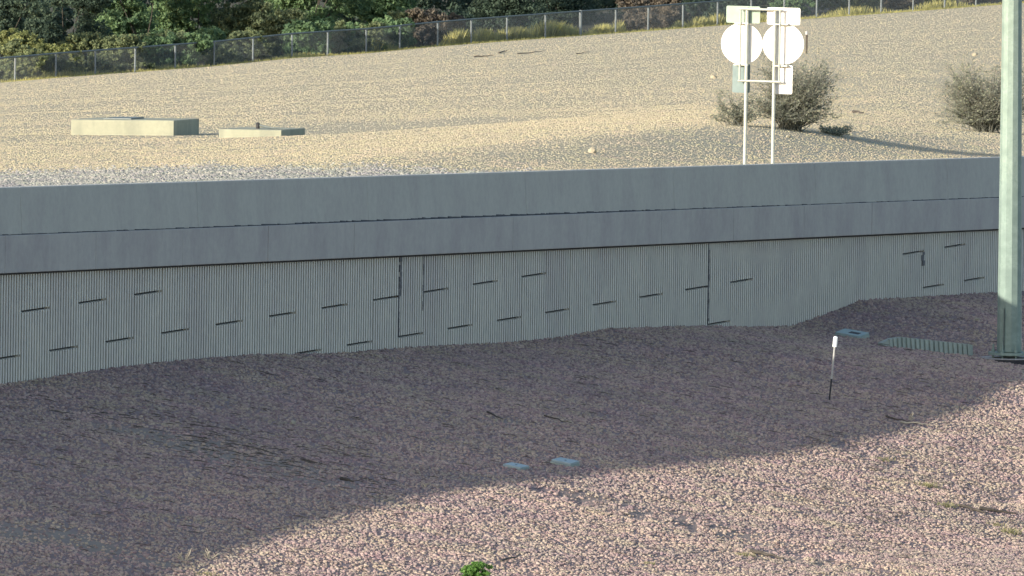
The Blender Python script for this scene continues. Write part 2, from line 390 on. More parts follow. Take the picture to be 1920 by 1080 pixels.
for n in range(-44, 49):
    t = n * PW + T_OFF
    top = z_cop0(t + PW / 2) + .12; bot = min(np.interp(t, bt, bz), np.interp(t + PW, bt, bz)) - .5
    lv = [bot] + sorted(joints.get(n, [])) + [top]
    for k, (a, b) in enumerate(zip(lv, lv[1:])):
        g0 = .021 if k > 0 else 0; g1 = .021 if k < len(lv) - 2 else 0
        o = bpy.data.objects.new('panel', pm); COL.objects.link(o); o.parent = wall
        o.matrix_local = Matrix.Translation((-t, random.uniform(-.004, .004), a + g0)) @ Matrix.Diagonal((1, 1, b - a - g0 - g1, 1))
def strip(t0, t1, p0, p1, za, zb, dz0=0., dz1=0., q0=None, q1=None):
    # a bar along the wall whose section runs p0..p1 at its foot and q0..q1 at its top
    q0 = p0 if q0 is None else q0; q1 = p1 if q1 is None else q1
    return MB().hexa([(-t0, p0, za(t0) + dz0), (-t1, p0, za(t1) + dz0), (-t1, p1, za(t1) + dz0), (-t0, p1, za(t0) + dz0),
                      (-t0, q0, zb(t0) + dz1), (-t1, q0, zb(t1) + dz1), (-t1, q1, zb(t1) + dz1), (-t0, q1, zb(t0) + dz1)])
zb_deep = lambda t: float(np.interp(t, bt, bz)) - 1.2
mb = MB()
for k in range(-66, 73, 4): mb2 = strip(k, k + 4, -.3, -.055, zb_deep, z_cop0); mb.add(mb2.v, [(3, 2, 1, 0), (4, 5, 6, 7), (0, 1, 5, 4), (1, 2, 6, 5), (2, 3, 7, 6), (3, 0, 4, 7)])
mb.build('backing', M['gap'], wall)
# coping pieces: their vertical joints stand at these picture columns
cj = [10, 180, 343, 503, 664, 814, 962, 1102, 1241, 1376, 1508, 1635, 1757, 1876]
ct = [wall_hit(u, 480 - u * .04, P_COP)[0] for u in cj]
step = (ct[-1] - ct[0]) / (len(ct) - 1)
ct = [ct[0] - step * k for k in range(14, 0, -1)] + ct + [ct[-1] + step * k for k in (1, 2, 3)]
for a, b in zip(ct, ct[1:]):
    strip(a + .02, b - .02, -.05, RD + .012, lambda t: z_cop0(t) - .035, lambda t: z_cop0(t) + .02).build('coping_shadow_strip', M['gap'], wall)  # dark strip added under the coping, its shadow line put in as colour
    strip(a + .004, b - .004, -.30, P_COP + random.uniform(-.004, .004), z_cop0, z_cop1).build('coping', M['coping'], wall, bevel=.012)
def filler(t, z0, z1, wid, seed):
    r = random.Random(seed); mb = MB(); z = z0
    while z < z1:
        h = r.uniform(.05, .14); wv = wid * r.uniform(.45, 1.25); c = t + r.uniform(-.3, .3) * wid
        mb.box(-c - wv / 2, -c + wv / 2, -.03, RD + r.uniform(.004, .012), z, min(z + h * .98, z1)); z += h
    return mb.build('joint_filler', M['filler'], wall)
filler(13 * PW + .03, L0 - 2 * .762 + .02, L0 - .762, .03, 1); filler(13 * PW + .09, L0 - .762, z_cop0(13 * PW) - .01, .13, 2)
filler(14 * PW - .06, L0 - 1.1, z_cop0(14 * PW) - .01, .05, 3)
filler(26 * PW + .03, L0 - 3 * .762, z_cop0(26 * PW) - .01, .06, 4)
filler(36 * PW - .06, L0 - 2 * .762 - .30, L0 - 2 * .762 - .02, .16, 5)

# ------------------------------------------------------------------ barrier on top
barrier = empty('concrete_barrier', wp(0, 0, 0), 'smooth grey concrete barrier running along the top of the wall', 'barrier')
barrier.matrix_world = wall.matrix_world.copy()
bj = [ct[i] + 1.1 for i in range(0, len(ct), 2)]
for a, b in zip(bj, bj[1:]):
    mid = lambda t: z_cop1(t) + .05
    strip(a + .003, b - .003, -.38, P_BAR0, lambda t: z_cop1(t) + .003, z_top, 0, 0, -.22, P_BAR1).build('barrier_segment', M['barrier'], barrier, bevel=.015)
# dirt that has gathered on the coping's ledge at the barrier's foot
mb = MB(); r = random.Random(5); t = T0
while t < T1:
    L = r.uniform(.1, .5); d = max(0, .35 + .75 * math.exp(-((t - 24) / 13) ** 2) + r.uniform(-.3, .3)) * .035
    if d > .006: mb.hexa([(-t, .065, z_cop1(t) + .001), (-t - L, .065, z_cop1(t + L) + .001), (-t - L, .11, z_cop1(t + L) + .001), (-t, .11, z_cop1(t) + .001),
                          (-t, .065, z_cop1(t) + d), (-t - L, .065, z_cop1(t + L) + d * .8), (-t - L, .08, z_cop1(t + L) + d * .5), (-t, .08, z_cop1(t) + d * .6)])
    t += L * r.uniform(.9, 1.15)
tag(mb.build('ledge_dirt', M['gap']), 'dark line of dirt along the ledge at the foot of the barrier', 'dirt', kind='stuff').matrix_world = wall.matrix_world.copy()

# ------------------------------------------------------------------ gravel stones (scattered instances)
stones = bpy.data.collections.new('stone_shapes')
def stone_mesh(name, seed, sub=2):
    bm = bmesh.new(); bmesh.ops.create_icosphere(bm, subdivisions=1, radius=1)
    r = random.Random(seed); ax = [Vector((r.gauss(0, 1), r.gauss(0, 1), r.gauss(0, 1))).normalized() for _ in range(6)]; of = [r.uniform(.55, .9) for _ in ax]
    for v in bm.verts:
        for a, o in zip(ax, of):
            d = v.co.dot(a)
            if d > o: v.co -= a * (d - o)
        v.co *= r.uniform(.9, 1.08)
    for v in bm.verts: v.co.z *= .72
    me = bpy.data.meshes.new(name); bm.to_mesh(me); bm.free(); return me
def stone_set(name, mat, n=5):
    c = bpy.data.collections.new(name)
    for k in range(n):
        me = stone_mesh(name, k + hash(name) % 97 if False else k * 7 + len(name)); me.materials.append(mat)
        c.objects.link(bpy.data.objects.new(name + '_shape', me))
    return c
def scatter(name, P, scale, coll, label, cat):
    n = len(P); me = bpy.data.meshes.new(name); me.vertices.add(n); me.vertices.foreach_set('co', P.astype(np.float32).ravel())
    rot = rng.random((n, 3)) * np.array([.9, .9, 6.28]) - np.array([.45, .45, 0])
    me.attributes.new('srot', 'FLOAT_VECTOR', 'POINT').data.foreach_set('vector', rot.astype(np.float32).ravel())
    sc = scale[:, None] * (0.8 + .45 * rng.random((n, 3)))
    me.attributes.new('sscale', 'FLOAT_VECTOR', 'POINT').data.foreach_set('vector', sc.astype(np.float32).ravel())
    me.attributes.new('sidx', 'INT', 'POINT').data.foreach_set('value', rng.integers(0, len(coll.objects), n).astype(np.int32))
    o = bpy.data.objects.new(name, me); COL.objects.link(o)
    ng = bpy.data.node_groups.new(name, 'GeometryNodeTree')
    ng.interface.new_socket(name='Geometry', in_out='INPUT', socket_type='NodeSocketGeometry')
    ng.interface.new_socket(name='Geometry', in_out='OUTPUT', socket_type='NodeSocketGeometry')
    N = ng.nodes; gi, go = N.new('NodeGroupInput'), N.new('NodeGroupOutput')
    m2p = N.new('GeometryNodeMeshToPoints'); ip = N.new('GeometryNodeInstanceOnPoints'); ci = N.new('GeometryNodeCollectionInfo')
    ci.inputs['Collection'].default_value = coll; ci.inputs['Separate Children'].default_value = True; ci.inputs['Reset Children'].default_value = True
    def na(nm, ty):
        a = N.new('GeometryNodeInputNamedAttribute'); a.data_type = ty; a.inputs['Name'].default_value = nm; return a.outputs['Attribute']
    lk = ng.links.new
    lk(gi.outputs[0], m2p.inputs['Mesh']); lk(m2p.outputs[0], ip.inputs['Points']); lk(ci.outputs[0], ip.inputs['Instance'])
    ip.inputs['Pick Instance'].default_value = True
    lk(na('sidx', 'INT'), ip.inputs['Instance Index']); lk(na('srot', 'FLOAT_VECTOR'), ip.inputs['Rotation']); lk(na('sscale', 'FLOAT_VECTOR'), ip.inputs['Scale'])
    lk(ip.outputs[0], go.inputs[0])
    md = o.modifiers.new('scatter', 'NODES'); md.node_group = ng
    return tag(o, label, cat, kind='stuff')
def inframe(P, m=120, mt=None):
    u, v = project(P); return (u > -m) & (u < 1920 + m) & (v > -m) & (v < 1080 + m), u, v
n0 = 640000
t = rng.uniform(-60, 60, n0); p = rng.uniform(.05, 26, n0)
P = with_gully(tp_to_xyz(t, p, low_z(t, p))); ok, u, v = inframe(P)
ok &= rng.random(n0) > .75 * np.clip(silt_at(u, v), 0, 1)
P = P[ok]; print('lower stones', len(P))
sc = .015 + .028 * rng.random(len(P)) ** 1.8
P[:, 2] += sc * .15
scatter('gravel_stones', P, sc, stone_set('low_stone', M['stone_low']), 'loose pinkish brown gravel stones covering the lower slope', 'gravel')
# upper gravel
n1 = 430000
a = rng.random(n1) * (len(us) - 1); j = rng.random(n1) ** 1.7
def on_upper(a, j):
    i = np.clip(a.astype(int), 0, len(us) - 2); fa = (a - i)[:, None]
    jf = np.interp(j, js, np.arange(len(js))); k = np.clip(jf.astype(int), 0, len(js) - 2); fj = (jf - k)[:, None]
    return (H[i, k] * (1 - fa) + H[i + 1, k] * fa) * (1 - fj) + (H[i, k + 1] * (1 - fa) + H[i + 1, k + 1] * fa) * fj
P = on_upper(a, j); ok, u, v = inframe(P); P, u, v = P[ok], u[ok], v[ok]; print('upper stones', len(P))
sc = .014 + .020 * rng.random(len(P)) ** 2; P[:, 2] -= sc * .15
edge = np.interp(u, [-200, 0, 400, 700, 1000, 1100], [330, 324, 316, 317, 324, 400]) + vnoise(u * .02, v * .05, 41) * 5 + rng.normal(0, 5, len(u))
grey = v > edge
scatter('tan_gravel_stones', P[~grey], sc[~grey], stone_set('hill_stone', M['stone_hill']), 'loose tan gravel stones on the sunlit upper slope', 'gravel')
scatter('grey_gravel_stones', P[grey], sc[grey] * 1.6, stone_set('grey_stone', M['stone_grey']), 'strip of grey gravel along the top of the barrier, left side', 'gravel')

# ------------------------------------------------------------------ light pole at the right
foot = hit(1892, 679)
DP = foot.y; s = DP / F
pole = empty('light_pole', foot, 'tall galvanised light pole at the right edge, sunlit above its base', 'pole')
zf = .09                                                    # top of the footing above the gravel
def ngon(r, n=12, rot=0): return [(r * math.cos(2 * math.pi * k / n + rot), r * math.sin(2 * math.pi * k / n + rot)) for k in range(n)]
def frustum(x0, z0, r0, x1, z1, r1, n=12, rot=.13, y0=0., y1=0.):
    a = [(x + x0, y + y0, z0) for x, y in ngon(r0, n, rot)]; b = [(x + x1, y + y1, z1) for x, y in ngon(r1, n, rot)]
    return MB().add(a + b, [(k, (k + 1) % n, n + (k + 1) % n, n + k) for k in range(n)] + [tuple(range(n - 1, -1, -1)), tuple(range(n, 2 * n))])
zs = .22
r_base, r_top = 23.6 * s, 18.6 * s
shaft = frustum(0, zs, r_base, -.13, 14 + zs, r_base - (r_base - r_top) * 2).build('shaft', M['galv'], pole)
frustum(0, zs - .004, r_base * 1.03, 0, zs + .05, r_base * 1.012).build('shaft_collar', M['galv'], pole)
frustum(0, zf + .03, r_base * .86, 0, zs, r_base * .86).build('shaft_foot', M['galv'], pole)
fl = frustum(0, zf + .06, .42, 0, zf + .11, .42, 24).build('base_flange', M['galv'], pole)
for k in range(8):
    a = 2 * math.pi * k / 8 + .35; x, y = .345 * math.cos(a), .345 * math.sin(a)
    b = MB().tube([(x, y, zf - .02), (x, y, zf + .26)], .018, 8).build('anchor_bolt', M['galv'], pole)
    nut = MB().tube([(x, y, zf + .112), (x, y, zf + .165)], .036, 6).build('nut', M['galv'], b)
frustum(0, -.25, .60, 0, zf, .60, 32).build('footing', M['coping'], pole)
frustum(0, -.2, .605, 0, zf - .012, .605, 32).build('footing_edge', M['dark'], pole)
MB().box(-.128, -.118, -r_base - .012, -r_base + .06, zs + .02, zs + .86).build('handhole_seam', M['fencerail'], pole)

# ------------------------------------------------------------------ marker post
b0, D = hit(1555, 751), None
D = b0.y; top = at(1567, 631, D - .1)
mk = empty('marker_post', b0, 'thin leaning metal marker post with a white reflective top', 'marker post')
ax = top - b0
MB().tube([ax * -.05, ax * .36], .016, 8).build('stake', M['dark'], mk)
MB().tube([ax * .34, ax * .99], .019, 8).build('post', M['marker'], mk)
MB().tube([ax * .84, ax * .985, ax * 1.0], [.042, .042, .03], 10).build('reflective_sleeve', M['white'], mk)

# ------------------------------------------------------------------ pull boxes
def pull_box(u, v, wx, wy, h, rz, tilt, label, name='pull_box', slot=False, mat='lid'):
    q = hit(u, v)
    e = empty(name, q, label, 'utility box', rz=rz)
    qx, qy = drop(q.x + .6, q.y), drop(q.x, q.y + .6)
    nrm = (qx - q).cross(qy - q).normalized()
    e.rotation_euler = (Vector((0, 0, 1)).rotation_difference(nrm).to_matrix().to_4x4() @ Matrix.Rotation(tilt[0], 4, 'X') @ Matrix.Rotation(rz, 4, 'Z')).to_euler()
    e.location = q + nrm * .03
    MB().box(-wx / 2, wx / 2, -wy / 2, wy / 2, -.12, h - .02).build('box_rim', M['slab' if mat == 'lid' else 'lid'], e, bevel=.004)
    lid = MB().box(-wx / 2 + .012, wx / 2 - .012, -wy / 2 + .012, wy / 2 - .012, h - .017, h + .022).build('lid', M[mat], e, bevel=.004)
    if slot: MB().box(-wx * .08, wx * .3, -wy * .2, wy * .12, h + .005, h + .0265).build('hand_slot', M['dark'], lid)
    else: MB().box(-wx * .04, wx * .04, -wy * .05, wy * .05, h + .01, h + .0255).build('lift_hole', M['dark'], lid)
    return e
pull_box(1597, 632, .54, .66, .045, -.307, (.10, 0), 'grey pull box with a dark slotted lid near the wall', slot=True)
pull_box(967, 878, .35, .52, .01, -.307, (.04, 0), 'pale blue pull box lid flush in gravel, the left of two')
pull_box(1059, 872, .38, .54, .035, -.307, (.04, 0), 'pale blue pull box standing proud of gravel, the right of two')
for o in list(COL.objects):
    if o.name.startswith('lid') and o.parent and 'pale blue' in str(o.parent.get('label')): o.data.materials[0] = M['lid2']

# ------------------------------------------------------------------ ribbed slab lying near the pole
a, b = hit(1657, 650), hit(1826, 668)
e = empty('ribbed_slab', a, 'half buried pale ribbed concrete slab lying beside the pole', 'slab')
L = (b - a); n = 18
dirv = L.normalized(); side = Vector((0, 0, 1)).cross(dirv).normalized()
def sl(x, y, z): return L * x + side * y + Vector((0, 0, z))
mb = MB()
zh = lambda x: .07 + .15 * min(1, x * 5) ** .6
for k in range(10):
    x0, x1 = k / 10, (k + 1) / 10
    mb.hexa([sl(x0, -.02, -.3), sl(x1, -.02, -.3), sl(x1, .25, -.3), sl(x0, .25, -.3), sl(x0, .06, zh(x0)), sl(x1, .06, zh(x1)), sl(x1, .22, zh(x1)), sl(x0, .22, zh(x0))])
mb.build('slab_body', M['slab'], e)
for k in range(n):
    x0 = .07 + (k / n) ** 1.05 * .92; x1 = x0 + .026 + .008 * k / n
    MB().hexa([sl(x0, -.07, -.3), sl(x1, -.07, -.3), sl(x1, .1, -.3), sl(x0, .1, -.3), sl(x0, .015, zh(x0) + .005), sl(x1, .015, zh(x1) + .005), sl(x1, .1, zh(x1) + .012), sl(x0, .1, zh(x0) + .012)]).build('rib', M['slab'], e)

# ------------------------------------------------------------------ concrete drainage boxes on the upper slope
def dbox(u0, u1, u2, vtop, vbot, label):
    q, q1 = hit(u0, vbot, True), hit(u1, vbot + .5, True); ex, ey = WN, WD; s = q.y / F
    lx = (u1 - u0) * s / WN.x; q1 = q + WN * lx
    e = empty('drainage_box', q, label, 'concrete box')
    e.matrix_world = Matrix(((ex.x, ey.x, 0, q.x), (ex.y, ey.y, 0, q.y), (0, 0, 1, q.z), (0, 0, 0, 1)))
    ly = max(.6, min(3.0, (u2 - u1) * s / max(.15, ey.x)))
    h0 = at(u0, vtop, q.y).z - q.z; h1 = at(u1, vtop + 2, q1.y).z - q.z
    far = q1 + ey * ly; h2 = at(u2, vtop - 2, far.y).z - q.z
    zz = lambda x, y: h0 + (h1 - h0) * x / lx + (h2 - h1) * y / ly
    MB().hexa([(0, 0, -.9), (lx, 0, -.9), (lx, ly, -.9), (0, ly, -.9), (0, 0, zz(0, 0)), (lx, 0, zz(lx, 0)), (lx, ly, zz(lx, ly)), (0, ly, zz(0, ly))]).build('box_wall', M['box'], e, bevel=.02)
    return e, lx, ly, zz
e, lx, ly, zz = dbox(133, 327, 372, 224, 253, 'longer and taller low concrete box on the upper slope')
ya, yb, xa, xb = ly * .25, ly * .75, lx * .25, lx * .52
MB().hexa([(xa, ya, zz(xa, ya) - .02), (xb, ya, zz(xb, ya) - .02), (xb, yb, zz(xb, yb) - .02), (xa, yb, zz(xa, yb) - .02),
           (xa, ya, zz(xa, ya) + .03), (xb, ya, zz(xb, ya) + .03), (xb, yb, zz(xb, yb) + .04), (xa, yb, zz(xa, yb) + .04)]).build('hatch', M['fencerail'], e)
e, lx, ly, zz = dbox(410, 528, 571, 242, 259, 'shorter low concrete box with a dark stub on top')
ym = ly * .4
MB().tube([(lx * .47, ym, zz(lx * .47, ym) - .02), (lx * .47, ym, zz(lx * .47, ym) + .13), (lx * .475, ym, zz(lx * .47, ym) + .155)], [.05, .05, .035], 10).build('pipe_stub', M['dark'], e)
MB().tube([(lx * .50, ym, zz(lx * .5, ym) + .085), (lx * .70, ym, zz(lx * .7, ym) + .025), (lx * .98, ym, zz(lx * .98, ym) + .02)], [.03, .018, .016], 8).build('handle_bar', M['fencerail'], e)

# ------------------------------------------------------------------ two-post sign assembly seen from behind
tS, zS = wall_hit(1396, 305, -1.3); q0 = wp(tS, -1.3, 0); DS = q0.y; s = DS / F
mid = at(1422.5, 305, DS); zb = z_top(tS) - .86
sg = empty('sign_assembly', (mid.x, mid.y, zb), 'two post sign assembly seen from behind with round and rectangular plates', 'sign')
sg.matrix_world = Matrix(((WN.x, WD.x, 0, mid.x), (WN.y, WD.y, 0, mid.y), (0, 0, 1, zb), (0, 0, 0, 1)))
kx = s / WN.x
def sz(v): return (mid.z - zb) + (305 - v) * s
for x in (-26, 26):
    MB().tube([(x * kx, 0, -.2), (x * kx, 0, sz(14))], .036, 12).build('post', M['post'], sg, smooth=False)
yf = -.05
for x, sgn in ((-37, -1), (37, 1)):
    MB().tube([(x * kx, yf, sz(18)), (x * kx, yf, sz(151))], .020, 8).build('bracket_rod', M['post'], sg)
for v in (17, 152):
    MB().tube([(-40 * kx, yf + .01, sz(v)), (40 * kx, yf + .01, sz(v))], .025, 8).build('crossbar', M['post'], sg)
for x in (-37, 37):
    for v in (44, 122): MB().box((x - 12) * kx, (x + 14) * kx, yf + .01, .075, sz(v) - .012, sz(v) + .012).build('clamp', M['post'], sg)
def round_rect(x0, x1, v0, v1, y, rad, name, mat, ang=0.):
    pts = []
    xa, xb, za, zb_ = x0 * kx, x1 * kx, sz(v1), sz(v0)
    for cx, cz, a0 in ((xb - rad, zb_ - rad, 0), (xa + rad, zb_ - rad, 90), (xa + rad, za + rad, 180), (xb - rad, za + rad, 270)):
        for k in range(5): a = math.radians(a0 + 22.5 * k); pts.append((cx + rad * math.cos(a), cz + rad * math.sin(a)))
    n = len(pts); vs = [(x, y, z) for x, z in pts] + [(x, y + .004, z) for x, z in pts]
    return MB().add(vs, [tuple(range(n)), tuple(range(2 * n - 1, n - 1, -1))] + [(k, k + n, (k + 1) % n + n, (k + 1) % n) for k in range(n)]).build(name, mat, sg)
def disc(x, v, rpx, y):
    n = 40; pts = [(x * kx + rpx * kx * math.cos(2 * math.pi * k / n), sz(v) + rpx * s * math.sin(2 * math.pi * k / n)) for k in range(n)]
    vs = [(a, y, z) for a, z in pts] + [(a, y + .004, z) for a, z in pts]
    return MB().add(vs, [tuple(range(n)), tuple(range(2 * n - 1, n - 1, -1))] + [(k, k + n, (k + 1) % n + n, (k + 1) % n) for k in range(n)]).build('round_plate', M['plate'], sg)
YP = .075
round_rect(-67, -4, 12, 44, YP, .03, 'top_plate', M['plate_top']); round_rect(9, 71, 13, 45, YP, .03, 'top_plate', M['plate'])
disc(-37.5, 83, 38.8, YP + .006); disc(40, 81, 38.6, YP + .006)
o = round_rect(-54, -21, 121, 175, YP + .012, .03, 'bottom_plate', M['plate_grey']); o['label'] = 'dull blue grey lower plate'
round_rect(25, 58, 121, 175, YP + .012, .03, 'bottom_plate', M['plate'])

# ------------------------------------------------------------------ chain link fence
pxs = [-118, -46, 28, 104, 178, 253, 328, 401, 474, 547, 614, 686, 749, 820, 883, 950, 1022, 1088, 1154, 1215, 1280, 1345, 1408, 1470, 1531, 1592, 1652, 1712, 1771, 1830, 1888, 1946, 2003]
fc = at(28, np.interp(28, fbx, fby), fence_D(28))
fence = empty('chain_link_fence', fc, 'long chain link fence with pale posts along the top of the slope', 'fence')
fm, t_, b_ = newmat('chain_link_mesh')
pos = t_.nodes.new('ShaderNodeTexCoord').outputs['UV']
sep = t_.nodes.new('ShaderNodeSeparateXYZ'); t_.links.new(pos, sep.inputs[0])
def math_node(op, a, b=None):
    n = t_.nodes.new('ShaderNodeMath'); n.operation = op
    for s_, x in zip(n.inputs, (a, b)):
        if x is None: continue
        if isinstance(x, (int, float)): s_.default_value = x
        else: t_.links.new(x, s_)
    return n.outputs[0]
wires = None
for sgn in ('ADD', 'SUBTRACT'):
    f_ = math_node('FRACT', math_node('MULTIPLY', math_node(sgn, sep.outputs[0], sep.outputs[1]), 14.0))
    f_ = math_node('LESS_THAN', f_, 0.14)
    wires = f_ if wires is None else math_node('MAXIMUM', wires, f_)
tr_ = t_.nodes.new('ShaderNodeBsdfTransparent'); mx_ = t_.nodes.new('ShaderNodeMixShader')
tl_ = t_.nodes.new('ShaderNodeBsdfTranslucent'); tl_.inputs[0].default_value = (.26, .28, .29, 1); mw_ = t_.nodes.new('ShaderNodeMixShader')
t_.links.new(b_.outputs[0], mw_.inputs[1]); t_.links.new(tl_.outputs[0], mw_.inputs[2])
t_.links.new(wires, mx_.inputs[0]); t_.links.new(tr_.outputs[0], mx_.inputs[1]); t_.links.new(mw_.outputs[0], mx_.inputs[2])
b_.inputs['Base Color'].default_value = (.26, .28, .29, 1); b_.inputs['Roughness'].default_value = .6; b_.inputs['Metallic'].default_value = .2
t_.links.new(mx_.outputs[0], t_.nodes['Material Output'].inputs[0])
fpts = []
for u in pxs:
    v = float(np.interp(u, fbx, fby)); D = fence_D(u); q = at(u, v, D); fpts.append((u, q, 46 * D / F))
for u, q, h in fpts:
    l = q - fc; tall = u == 1088
    MB().tube([l + Vector((0, 0, -.3)), l + Vector((0, 0, h + (.05 if tall else .0)))], .065 if tall else .040, 10).build('post', M['fencepost'], fence)
for (u, q, h), (u2, q2, h2) in zip(fpts, fpts[1:]):
    a, b = q - fc, q2 - fc
    MB().tube([a + Vector((0, 0, h)), b + Vector((0, 0, h2))], .036, 8).build('top_rail', M['fencerail'], fence)
    off = Vector((-.03, .05, 0)); w_ = (b - a).length
    me = bpy.data.meshes.new('mesh_panel'); me.from_pydata([a + off + Vector((0, 0, .03)), b + off + Vector((0, 0, .03)), b + off + Vector((0, 0, h2 - .03)), a + off + Vector((0, 0, h - .03))], [], [(0, 1, 2, 3)])
    uv = me.uv_layers.new(); 
    for k, c in enumerate([(0, 0), (w_, 0), (w_, h2), (0, h)]): uv.data[k].uv = c
    link('mesh_panel', me, fm, fence)

# ------------------------------------------------------------------ vegetation builders
def crown_mesh(name, blobs, n, size, seed, flat=.0, droop=0.):
    # blobs: (x, y, z, rx, ry, rz): leaves cluster near the shells of many small clumps inside each blob
    r = np.random.default_rng(seed); V = []
    tot = sum(b[3] * b[4] * b[5] for b in blobs)
    for x, y, z, rx, ry, rz in blobs:
        m = int(n * rx * ry * rz / tot) + 1; nc = max(6, m // 45)
        c = r.normal(size=(nc, 3)); c /= np.linalg.norm(c, axis=1)[:, None]; c *= (r.random((nc, 1)) ** .35)
        c = c * [rx, ry, rz] + [x, y, z]; cr = (.16 + .22 * r.random(nc)) * min(rx, rz)
        i = r.integers(0, nc, m); d = r.normal(size=(m, 3)); d /= np.linalg.norm(d, axis=1)[:, None]
        P = c[i] + d * cr[i][:, None] * (r.random((m, 1)) ** .4) * [1.25, 1.25, .75]
        nrm = d + r.normal(size=(m, 3)) * .7 + [0, 0, .3]; nrm /= np.linalg.norm(nrm, axis=1)[:, None]
        a = np.cross(nrm, r.normal(size=(m, 3))); a /= np.linalg.norm(a, axis=1)[:, None] + 1e-9; b = np.cross(nrm, a)
        s = size * (.6 + .8 * r.random((m, 1))); a = a * s; b = b * s * .55
        V.append(np.stack([P - a, P - b * .9, P + a, P + b], 1))
    return quads_mesh(name, np.concatenate(V))
def limbs(mb, base, tops, r0):
    for tpt in tops:
        tpt = Vector(tpt); m = base.lerp(tpt, .5) + Vector((random.uniform(-.1, .1), random.uniform(-.1, .1), .12))
        mb.tube([base, m, tpt], [r0, r0 * .6, r0 * .2], 7)
def plant(name, loc, label, cat, blobs, n, size, mat, seed, group=None, trunk_r=.12, trunk=True):
    e = empty(name, loc, label, cat, group)
    mb = MB(); top = Vector((blobs[0][0] * .5, blobs[0][1] * .5, max(.25, blobs[0][2] * .5)))
    if trunk: mb.tube([(0, 0, -.3), top * .5 + Vector((.06, 0, 0)), top], [trunk_r, trunk_r * .85, trunk_r * .7], 9)
    limbs(mb, top if trunk else Vector((0, 0, -.05)), [(b[0], b[1], b[2] + b[5] * .1) for b in blobs], trunk_r * .22)
    mb.build('trunk' if trunk else 'stems', M['bark'], e)
    link('crown' if trunk else 'foliage', crown_mesh('crown', blobs, n, size, seed), mat, e)
    return e
M['lf_green'] = leaf_mat('bright_green_leaf', (.11, .185, .10), (.16, .25, .135), (.22, .32, .175))
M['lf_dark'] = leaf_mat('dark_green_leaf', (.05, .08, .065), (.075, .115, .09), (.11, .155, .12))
M['lf_olive'] = leaf_mat('olive_leaf', (.13, .165, .095), (.19, .23, .13), (.26, .295, .165))
M['lf_yellow'] = leaf_mat('yellow_green_leaf', (.15, .18, .08), (.21, .24, .105), (.28, .30, .14))
M['lf_brown'] = leaf_mat('dry_brown_leaf', (.14, .12, .105), (.19, .165, .14), (.25, .21, .175))
M['lf_creosote'] = leaf_mat('grey_green_leaf', (.19, .205, .165), (.26, .275, .22), (.345, .36, .285))
M['lf_weed'] = leaf_mat('fresh_green_leaf', (.085, .18, .04), (.13, .27, .07), (.20, .36, .11))
M['grass_faded'] = leaf_mat('faded_grass', (.24, .23, .12), (.32, .30, .17), (.38, .35, .21))
M['grass_dry'] = leaf_mat('yellow_grass', (.38, .36, .13), (.48, .45, .18), (.56, .52, .24))

# trees and shrubs beyond the fence: (picture column, metres behind the fence, height, half-width, kind, label)
def behind(u, d):
    D = fence_D(u) + d; vb = float(np.interp(u, fbx, fby)); q = at(u, vb, fence_D(u)); k = D / fence_D(u)
    return Vector((q.x * k, D, q.z - .020 * d))
def shrub(u, d, h, rw, mat, label, seed, name='shrub', cat='shrub', n=5000, size=.10, low=True, group='trees and shrubs beyond the fence'):
    r = random.Random(seed); q = behind(u, d); blobs = []
    rows = 3 if h > 2 else 2
    for k in range(rows):
        for j in range(3):
            blobs.append((r.uniform(-.65, .65) * rw, r.uniform(-.5, .5) * rw, h * ((k + .5) / rows if low else .35 + .6 * (k + .5) / rows) + r.uniform(-.1, .1) * h, rw * r.uniform(.38, .6), rw * r.uniform(.35, .5), h / rows * r.uniform(.5, .75)))
    return plant(name, q, label, cat, blobs, n, size, mat, seed, group, trunk_r=.05 + .03 * h, trunk=h > 2)
G = dict(g=M['lf_green'], d=M['lf_dark'], o=M['lf_olive'], y=M['lf_yellow'], b=M['lf_brown'])
